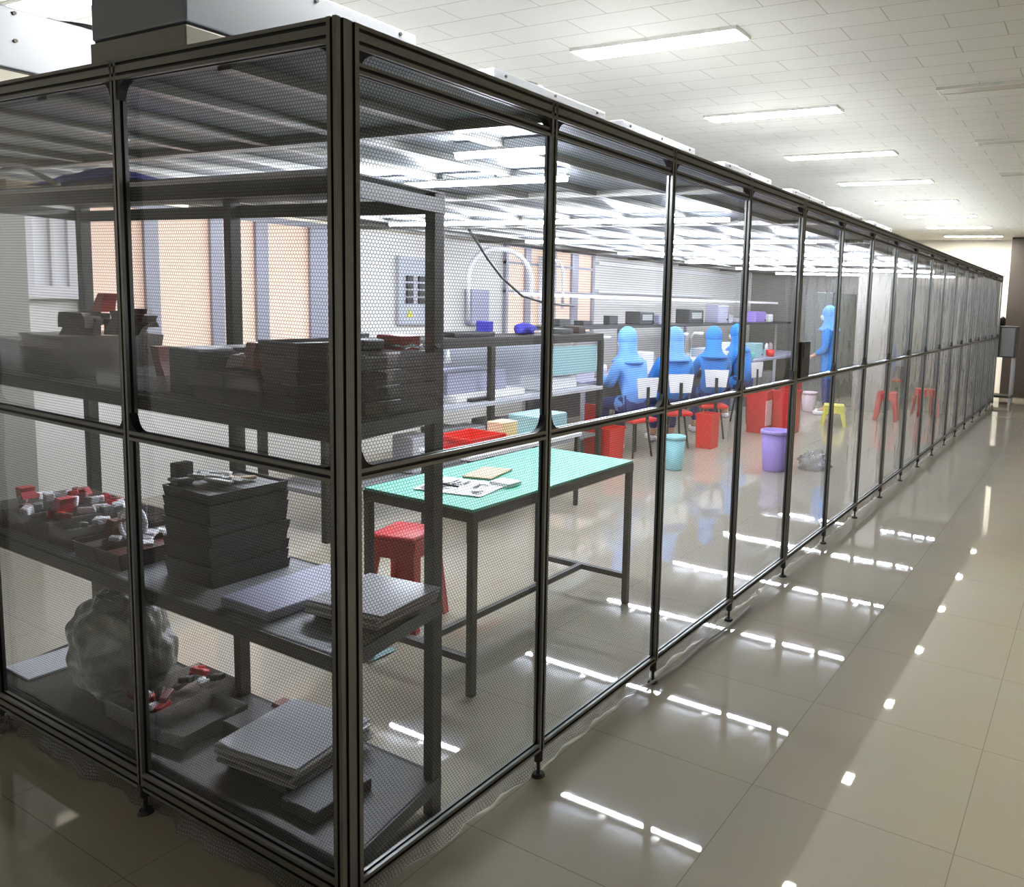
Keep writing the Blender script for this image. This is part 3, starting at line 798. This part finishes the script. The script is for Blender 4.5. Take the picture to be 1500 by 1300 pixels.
mbox(-3.45,-3.0,2.5,3.3,.842,1.12,'ltgrey','grey_cabinet','light grey equipment box on the near workbench end','box')
for i,y in enumerate((3.05,3.35,3.65,3.95,4.25)):
    thing(MB().bx(-3.2,-2.97,y,y+.24,.332,.62+.03*(i%2),.008),'bench_drawer_box',M['grey' if i%2 else 'ltgrey'],'grey parts bin in the row under the workbench top','bin','parts bins under the workbench')
for i,y in enumerate((3.22,3.30,3.38)):
    o=thing(MB().cyl((0,0,0),(0,0,.10),.03,.008,10),'white_nozzle',M['white'],'white nozzle hanging under the workbench shelf','nozzle','white nozzles under the shelf',True,(-2.93,y,1.20))
# on top shelf
mbox(-3.25,-3.02,3.55,4.05,1.392,1.43,'black','black_tray','flat black tray on the raised shelf','tray')
mbox(-3.2,-3.05,4.0,4.06,1.392,1.52,'bluecloth','blue_bottle','small dark blue bottle on the raised shelf','bottle')
thing(MB().lump((0,0,.05),(.09,.12,.06),.3,2,3,4.0),'blue_bundle',M['bluecloth'],'royal blue cloth bundle on the raised shelf by the window','cloth',None,True,(-3.1,4.55,1.392))
mbox(-3.2,-3.0,5.0,5.2,1.392,1.44,'dkgrey','dark_box','dark grey box near the shelf end before the window','box')
mbox(-3.2,-3.0,5.3,5.42,1.392,1.46,'brown','brown_box','brown box at the very end of the raised shelf','box')
mbox(-3.3,-3.1,2.55,2.75,1.392,1.44,'black','black_case','black case on the raised shelf behind the rack','case')
# things on floor/table between
def crate(x,y,z,d,m,label,group=None,rz=0):
    e=empty('plastic_crate',(x,y,z),label,'crate',group,rz)
    MB().tray((0,0,0),d,.008,.08).build('crate_body',M[m],e)
    MB().bx(-d[0]/2-.01,d[0]/2+.01,-d[1]/2-.01,-d[1]/2+.002,d[2]-.025,d[2]).bx(-d[0]/2-.01,d[0]/2+.01,d[1]/2-.002,d[1]/2+.01,d[2]-.025,d[2]).build('crate_rim',M[m],e)
    return e
# low side table with red tray and blue box
sd=empty('side_table',(-2.35,3.2,0),'low white side table between green table and workbench','table')
MB().bx(-.25,.25,-.45,.9,.60,.63,.004).build('table_top',M['white'],sd)
for sx in (-.22,.22):
    for y in (-.42,.87): MB().bx(sx-.015,sx+.015,y-.015,y+.015,0,.60).build('leg',M['steel'],sd)
crate(-2.35,3.02,.631,(.34,.36,.10),'redbright','bright red tray on the low white side table')
mbox(-2.5,-2.2,3.62,4.02,.631,.80,'teal','blue_grey_box','blue grey box on the low white side table','box')
mbox(-2.46,-2.3,3.32,3.5,.631,.78,'cream','cream_carton','cream carton between red tray and blue grey box','carton')
mbox(-2.25,-2.12,3.25,3.55,.631,.66,'yellow','yellow_pad','pale yellow pad at the side table edge','pad')

# ------------------------------------------------------------------ bins and crates on the floor
def bin_(x,y,r,h,m,label,name='waste_bin'):
    e=empty(name,(x,y,0),label,'bin')
    MB().lathe([(r*.76,0),(r*.80,.02),(r*.97,h-.03),(r*.94,h-.03),(r*.78,.03),(.01,.03)],(0,0,0),28).build('bin_body',M[m],e,True)
    MB().lathe([(r*.95,h-.035),(r*1.04,h-.035),(r*1.04,h),(r*.93,h),(r*.93,h-.034)],(0,0,0),28).build('bin_rim',M[m],e,True)
    return e
pbn=bin_(-1.27,6.50,.155,.435,'purple','lilac plastic waste bin on the floor inside the curtain')
bin_(-2.14,5.86,.11,.36,'aqua','pale aqua waste bin behind the third post')
bin_(-2.50,11.25,.13,.33,'pink','pale pink bin near the double post, further down the booth')
crate(-3.0,5.86,0,(.30,.30,.36),'redbright','bright red tall crate at the workbench foot')
crate(-3.30,5.95,.0,(.22,.22,.30),'red','dark red crate behind the green table')
mbox(-3.30,-3.22,5.70,5.78,0,.34,'aqua','green_bottle','tall pale green container between the red crates','container')
mbox(-3.15,-2.98,5.648,5.694,.842-.84,.62,'red','red_case','red case beside the workbench leg','case')
crate(-2.42,7.22,0,(.22,.22,.42),'redbright','narrow red crate behind the aqua bin')
for i,(x,y) in enumerate(((-2.35,8.75),(-2.05,8.95))):
    crate(x,y,0,(.30,.34,.58),'red',['tall red crate with paper label beyond the lilac bin','second tall red crate nearest the double post'][i])
mbox(-2.19,-2.18,8.52,8.72,.12,.46,'pink','paper_notice','pink white paper sheet on the tall red crate','paper',.001)
crate(-2.85,11.3,0,(.3,.3,.46),'red','red crate behind the pink bin')
stool((-1.74,10.15,0),'yellow plastic stool beyond the double post','yellow',.3,.30)
thing(MB().lump((0,0,.07),(.16,.15,.11),.5,2.2,4,5.0),'plastic_bag',M['clearbag'],'white crumpled plastic bag on the floor by the double post','bag',None,True,(-.95,6.85,0))
stool((-1.2,11.2,0),'red plastic stool farther along the booth','red',.1,.45)
stool((-.8,12.2,0),'red plastic stool near the pale column','red',.5,.45)

# ------------------------------------------------------------------ assembly bench of the workers
ab=empty('assembly_bench',(0,0,0),'long white assembly bench where the blue gowned workers sit','workbench')
MB().bx(-4.3,-3.45,6.0,14.2,.76,.80,.004).build('bench_top',M['lav'],ab)
MB().bx(-4.3,-3.95,6.0,14.2,1.36,1.40,.004).build('upper_shelf',M['dkgrey'],ab)
for y in (6.05,8.05,10.05,12.05,14.15):
    for x in (-4.27,-3.45): MB().bx(x-.02,x+.02,y-.02,y+.02,0,.76).build('leg',M['ltgrey'],ab)
    MB().bx(-4.27,-4.23,y-.02,y+.02,.80,1.36).build('shelf_upright',M['ltgrey'],ab)
MB().bx(-4.28,-4.25,6.0,14.2,.2,.76).build('back_panel',M['grey'],ab)
def tester(x,y,z,d,label,screen=True,m='dkgrey'):
    e=empty('test_instrument',(x,y,z),label,'instrument')
    MB().bx(-d[0]/2,d[0]/2,-d[1]/2,d[1]/2,0,d[2],.012).build('instrument_case',M[m],e)
    if screen: MB().bx(d[0]/2,d[0]/2+.006,-d[1]*.33,d[1]*.33,d[2]*.35,d[2]*.8).build('screen',M['screen'],e)
    MB().cyl((d[0]/2,d[1]*.4,d[2]*.2),(d[0]/2+.015,d[1]*.4,d[2]*.2),.015,None,10).build('knob',M['black'],e)
    return e
tester(-4.1,8.35,1.40,(.25,.4,.18),'dark instrument with small screen on the bench shelf past the third post')
tester(-4.1,9.9,1.40,(.25,.5,.22),'dark instrument with bright screen near the middle of the bench shelf',True,'dkgrey')
tester(-4.1,10.9,1.40,(.25,.4,.30),'blue grey round shouldered instrument on the bench shelf',False,'lav')
tester(-4.1,12.6,1.40,(.25,.5,.2),'purple grey instrument on the far bench shelf',False,'purple')
tester(-3.7,7.75,.80,(.22,.3,.26),'white machine on the bench before the tall worker',False,'white')
tester(-3.7,9.7,.80,(.25,.35,.24),'pale grey machine on the bench past the workers',False,'ltgrey')
tester(-3.7,10.6,.80,(.25,.35,.30),'white machine with knob further along the bench',False,'white')
tester(-3.7,11.6,.80,(.25,.35,.26),'teal machine far along the bench',False,'teal')
for i,(x,y,m,lab) in enumerate(((-3.6,9.2,'white','white tub on the bench beside pale grey machine'),(-3.55,10.1,'aqua','aqua tub on the bench between machines'),(-3.55,10.2+.9,'green','green tub on the far bench between machines'),(-3.6,12.2,'redbright','red tub far along the bench'))):
    thing(MB().lathe([(.07,0),(.085,.12),(.075,.12),(.06,.012),(.005,.012)],(0,0,0),20),'parts_tub',M[m],lab,'tub',None,True,(x,y,.80))
for i,y in enumerate((6.25,6.75,7.3,8.8,9.3)):
    o=MB().tube([(-3.75,y,.80),(-3.75,y,1.22),(-3.70,y,1.28),(-3.55,y,1.28)],.02,8).build('lamp_arm',M['white'],None,True)
    tag(o,'white bent tool stand on the workers bench','tool stand','white tool stands on the bench')
rr=random.Random(3)
for i in range(22):
    y=6.2+i*.35+rr.uniform(-.08,.08); m_=rr.choice(['white','white','aqua','ltgrey','grey','pink'])
    h_=rr.uniform(.06,.2); r_=rr.uniform(.03,.06)
    thing(MB().lathe([(r_*.9,0),(r_,h_*.8),(r_*.6,h_*.9),(r_*.6,h_),(.004,h_)],(0,0,0),14),'bench_jar',M[m_],'%s jar standing along the back of the workers bench'%{'white':'white','aqua':'pale aqua','ltgrey':'light grey','grey':'mid grey','pink':'pinkish'}[m_],'jar','%s jars on the workers bench'%m_,True,(-4.05+rr.uniform(-.1,.1),y,.80))
for i in range(12):
    y=6.4+i*.62+rr.uniform(-.1,.1); m_=rr.choice(['white','ltgrey','dkgrey','lav'])
    d_=(rr.uniform(.1,.2),rr.uniform(.12,.26),rr.uniform(.06,.16))
    if any(abs(y-q_)<.42 for q_ in (8.35,9.9,10.9,12.6)): continue
    thing(MB().bx(-d_[0]/2,d_[0]/2,-d_[1]/2,d_[1]/2,0,d_[2],.006),'shelf_box',M[m_],'%s box on the shelf above the workers bench'%{'white':'white','ltgrey':'light grey','dkgrey':'dark grey','lav':'lavender grey'}[m_],'box','%s boxes on the workers shelf'%m_,False,(-4.12,y,1.40))
tag(MB().bx(-4.35,-4.3,5.9,14.3,1.75,1.79).build('hanging_rail',M['white']),'white rail hanging above the assembly bench','rail')
# partition of cabinets under far end
for i,y in enumerate((9.6,10.3,11.0,11.7)):
    mbox(-3.9,-3.5,y,y+.5,.0,.55,'grey','floor_cabinet','grey floor cabinet under the far assembly bench','cabinet',.008,'cabinets under the assembly bench')

for i,(y,lab) in enumerate(((13.1,'added tall grey cabinet inside the booth just past the pale column'),(13.9,'second added tall grey cabinet past the pale column'))):  # cabinets added to make the far interior read darker
    e=empty('tall_cabinet',(-2.9,y,0),lab,'cabinet')
    MB().bx(-.25,.25,-.38,.38,0,2.0,.008).build('cabinet_body',M['tallcab'],e)
    for a in (-1,1):
        d_=MB().bx(.25,.262,min(a*.01,a*.36),max(a*.01,a*.36),.06,1.96,.003).build('cabinet_door',M['tallcab'],e)
        MB().bx(.262,.28,a*.05-.008,a*.05+.008,.95,1.1).build('door_handle',M['black'],d_)
# ------------------------------------------------------------------ people
def skin_obj(name, nodes, edges, m, parent, sub=1):
    """nodes: {key:(co, radius)}; first key is the root"""
    keys=list(nodes); idx={k:i for i,k in enumerate(keys)}
    me=bpy.data.meshes.new(name); me.from_pydata([nodes[k][0] for k in keys],[(idx[a],idx[b]) for a,b in edges],[])
    o=bpy.data.objects.new(name,me); COL.objects.link(o); o.parent=parent
    me.materials.append(m)
    sk=o.modifiers.new('skin','SKIN'); sk.use_smooth_shade=True; sk.branch_smoothing=.4
    for i,k in enumerate(keys):
        r=nodes[k][1]; r=(r,r) if isinstance(r,(int,float)) else r
        me.skin_vertices[0].data[i].radius=r
    me.skin_vertices[0].data[0].use_root=True
    ss=o.modifiers.new('sub','SUBSURF'); ss.levels=sub; ss.render_levels=sub
    return o
def worker(loc, rz, label, gown, seated=True, lean=.06, reach=.0, hoodm=None, trousers='trousers'):
    e=empty('person',loc,label,'person',None,rz)
    hip=.60 if seated else .92
    N={}; E_=[]
    def n(k,co,r,link=None):
        N[k]=(co,r)
        if link: E_.append((link,k))
    t=lean
    n('pelvis',(0,0,hip),.13)
    n('waist',(0,.3*t,hip+.16),.12,'pelvis'); n('chest',(0,.9*t,hip+.36),(.15,.12),'waist')
    n('neckbase',(0,1.2*t,hip+.50),.065,'chest'); n('neck',(0,1.35*t,hip+.56),.052,'neckbase')
    n('jaw',(0,1.5*t+.03,hip+.62),.068,'neck'); n('head',(0,1.5*t+.015,hip+.70),(.085,.095),'jaw'); n('crown',(0,1.5*t+.005,hip+.765),.062,'head')
    n('nose',(0,1.5*t+.125,hip+.675),.012,'head')
    for s in (-1,1):
        S=str(s)
        n('ear'+S,(s*.09,1.5*t,hip+.685),.014,'head')
        n('sho'+S,(s*.175,1.0*t,hip+.44),.062,'chest')
        if seated:
            n('elb'+S,(s*.24,.16+reach*.3,hip+.20),.046,'sho'+S); n('wri'+S,(s*.14,.40+reach,hip+.245),.030,'elb'+S)
            hd=Vector((s*-.03,.085,0))
        else:
            n('elb'+S,(s*.23,.03,hip+.16),.046,'sho'+S); n('wri'+S,(s*.20,.20,hip+.06),.030,'elb'+S)
            hd=Vector((0,.07,-.04))
        w=Vector(N['wri'+S][0]); pal=w+hd
        n('palm'+S,tuple(pal),.030,'wri'+S)
        for f,(dx,ln) in enumerate(((-.027,.062),(-.009,.074),(.009,.070),(.026,.055))):
            b=pal+hd*.35+Vector((dx,0,0)); n('f%d'%f+S,tuple(b),.010,'palm'+S)
            n('g%d'%f+S,tuple(b+hd.normalized()*ln*.55),.009,'f%d'%f+S)
            n('h%d'%f+S,tuple(b+hd.normalized()*ln*.85+Vector((0,0,-.02))),.008,'g%d'%f+S)
        n('th'+S,tuple(w+hd*.5+Vector((-s*.035,.0,.0))),.011,'wri'+S); n('ti'+S,tuple(w+hd*.95+Vector((-s*.045,0,-.01))),.009,'th'+S)
        if seated:
            n('hipj'+S,(s*.09,.06,hip-.02),.095,'pelvis'); n('knee'+S,(s*.13,.42,hip-.03),.065,'hipj'+S)
            n('ank'+S,(s*.12,.40,.10),.042,'knee'+S); n('toe'+S,(s*.125,.54,.045),.038,'ank'+S)
        else:
            n('hipj'+S,(s*.09,0,hip-.08),.09,'pelvis'); n('knee'+S,(s*.10,.02,.50),.062,'hipj'+S)
            n('ank'+S,(s*.10,0,.10),.042,'knee'+S); n('toe'+S,(s*.105,.14,.045),.038,'ank'+S)
    skin_obj('body',N,E_,M['skin'],e)
    # gown over torso, arms
    G={}; F=[]
    def q(k,r,link=None,co=None):
        G[k]=(co or N[k][0],r)
        if link: F.append((link,k))
    q('pelvis',(.165,.12)); q('waist',(.165,.15),'pelvis'); q('chest',(.185,.15),'waist'); q('neckbase',.09,'chest')
    for s in ('-1','1'):
        q('sho'+s,.085,'chest'); q('elb'+s,.068,'sho'+s); q('wri'+s,.047,'elb'+s)
        if seated:
            q('hipj'+s,.125,'pelvis'); q('mid'+s,.105,'hipj'+s,tuple((Vector(N['hipj'+s][0])*.4+Vector(N['knee'+s][0])*.6)))
        else:
            q('hipj'+s,.13,'pelvis'); q('mid'+s,.12,'hipj'+s,(N['hipj'+s][0][0]*1.2,0,.56))
    skin_obj('gown',G,F,M[gown],e)
    T={}; F2=[]
    for s in ('-1','1'):
        k0='knee'+s
    tr={}; fe=[]
    tr['pelvis']=(N['pelvis'][0],.12)
    for s in ('-1','1'):
        tr['hipj'+s]=(N['hipj'+s][0],.10); fe.append(('pelvis','hipj'+s)); tr['knee'+s]=(N['knee'+s][0],.085); fe.append(('hipj'+s,'knee'+s))
        a=N['ank'+s][0]; tr['ank'+s]=((a[0],a[1],a[2]+.04),.062); fe.append(('knee'+s,'ank'+s))
    skin_obj('trousers',tr,fe,M[trousers],e)
    hc=N['head'][0]
    hb=MB().ball((hc[0],hc[1]-.022,hc[2]+.02),(.112,.118,.135),3).lathe([(.02,-.29),(.185,-.275),(.175,-.25),(.125,-.205),(.102,-.14),(.104,-.05),(.05,.02)],(hc[0],hc[1]-.035,hc[2]+.02),20)
    hb.build('hood',M[hoodm or gown],e,True)
    MB().ball((hc[0],hc[1]+.065,hc[2]-.045),(.066,.055,.052),2).build('face_mask',M['white'],e,True)
    for s in (-1,1): MB().ball((hc[0]+s*.033,hc[1]+.098,hc[2]+.012),(.012,.008,.008),1).build('eye',M['black'],e,True)
    for s in ('-1','1'):
        a=N['ank'+s][0]; b=N['toe'+s][0]
        MB().box(((a[0]+b[0])/2,(a[1]+b[1])/2+.01,.035),(.095,.25,.07),.025,0,3).build('shoe',M['white'],e,True)
    return e
def chair(loc,rz,label):
    e=empty('work_chair',loc,label,'chair',None,rz)
    MB().box((0,0,.42),(.36,.36,.05),.02,0,3).build('seat',M['redbright'],e,True)
    MB().prism([(-.13,.68),(.13,.68),(.16,.90),(-.16,.90)],1,-.20,-.185).build('backrest',M['white'],e)
    MB().bx(-.02,.02,-.21,-.20,.40,.80).build('back_post',M['steel'],e)
    for a in range(4):
        c,s=math.cos(a*PI/2+PI/4),math.sin(a*PI/2+PI/4)
        MB().cyl((.13*c,.13*s,.42),(.20*c,.20*s,0),.014,.012,10).build('leg',M['steel'],e)
    return e
ppl=[((-2.85,6.22,0),PI*.40,'person in pale blue gown and hood seated nearest the workbench','gown2',.12,.05,'gown2'),
     ((-2.76,6.98,0),PI*.27,'person in blue gown seated behind the third post','gown',.05,.0,'gown2'),
     ((-2.70,7.90,0),PI*.22,'person in blue gown with broad back seated before white machine','gown',.03,.03,'gown'),
     ((-2.90,9.45,0),PI*.45,'person in blue gown seated beyond the broad backed person','gown',.12,.05,'gown'),
     ((-1.75,13.6,0),PI*.75,'person in blue gown seated at the far end past the pale column','gown',.08,.05,'gown')]
chl=['red seated chair with white backrest under the pale blue gowned person','red seated chair with white backrest behind the third post',
     'red seated chair with white backrest under the broad backed person','red seated chair with white backrest beyond the broad backed person',
     'red seated chair with white backrest at the far end past the pale column']
for (l,rz_,lab,g,ln,rc,hm),cb_ in zip(ppl,chl):
    worker(l,rz_,lab,g,True,ln,rc,hm)
    chair(l,rz_,cb_)
worker((-2.15,11.1,0),PI*.55,'person in blue gown standing past the double post','gown',False,.03,0,'gown2')

# ------------------------------------------------------------------ far machine at the aisle end
fm_=empty('machine_cabinet',(-.02,15.0,0),'dark grey machine cabinet on legs at the far end of the booth','cabinet')
MB().bx(-.29,.29,0,.5,.90,1.50,.012).build('cabinet_body',M['dkgrey'],fm_)
MB().bx(-.26,-.02,-.01,0,.93,1.47,.003).bx(.02,.26,-.01,0,.93,1.47,.003).build('cabinet_door',M['grey'],fm_)
for sx in (-.25,.25):
    for y in (.04,.46): MB().bx(sx-.02,sx+.02,y-.02,y+.02,0,.90).build('leg',M['ltgrey'],fm_)
MB().bx(-.27,.27,.02,.48,.12,.16).build('lower_shelf',M['steel'],fm_)
MB().lathe([(.05,1.5),(.06,1.56),(.055,1.64),(.02,1.68)],(.0,.2,0),18).build('signal_lamp',M['black'],fm_,True)

# ------------------------------------------------------------------ camera, world, view
C=Vector((1.6837,-1.3729,1.7824)); yaw,pitch,roll=-.4936,-.1123,.0385
F=Vector((math.sin(yaw)*math.cos(pitch),math.cos(yaw)*math.cos(pitch),math.sin(pitch)))
r=Vector((math.cos(yaw),-math.sin(yaw),0)); u=r.cross(F)
r2=math.cos(roll)*r+math.sin(roll)*u; u2=-math.sin(roll)*r+math.cos(roll)*u
cam=bpy.data.cameras.new('camera'); co=bpy.data.objects.new('camera',cam); COL.objects.link(co)
Mx=Matrix.Identity(4)
for i in range(3): Mx[i][0]=r2[i]; Mx[i][1]=u2[i]; Mx[i][2]=-F[i]; Mx[i][3]=C[i]
co.matrix_world=Mx
cam.sensor_fit='HORIZONTAL'; cam.sensor_width=36; cam.lens=1160.92/1500*36
cam.shift_x=-233.44/1500; cam.shift_y=-81.55/1500
cam.clip_end=100; cam.clip_start=.02
sc.camera=co
w=bpy.data.worlds.new('world'); sc.world=w; w.use_nodes=True
w.node_tree.nodes['Background'].inputs[0].default_value=(.8,.85,.9,1); w.node_tree.nodes['Background'].inputs[1].default_value=.3
vs=sc.view_settings
sc.display_settings.display_device='sRGB'
vs.view_transform='Standard'; vs.look='None'; vs.gamma=1; vs.exposure=2.14; vs.use_curve_mapping=False
cy=sc.cycles
cy.max_bounces=10; cy.diffuse_bounces=4; cy.glossy_bounces=4; cy.transmission_bounces=4; cy.transparent_max_bounces=24
cy.caustics_reflective=False; cy.caustics_refractive=False
cy.sample_clamp_indirect=6.0
cy.use_denoising=True
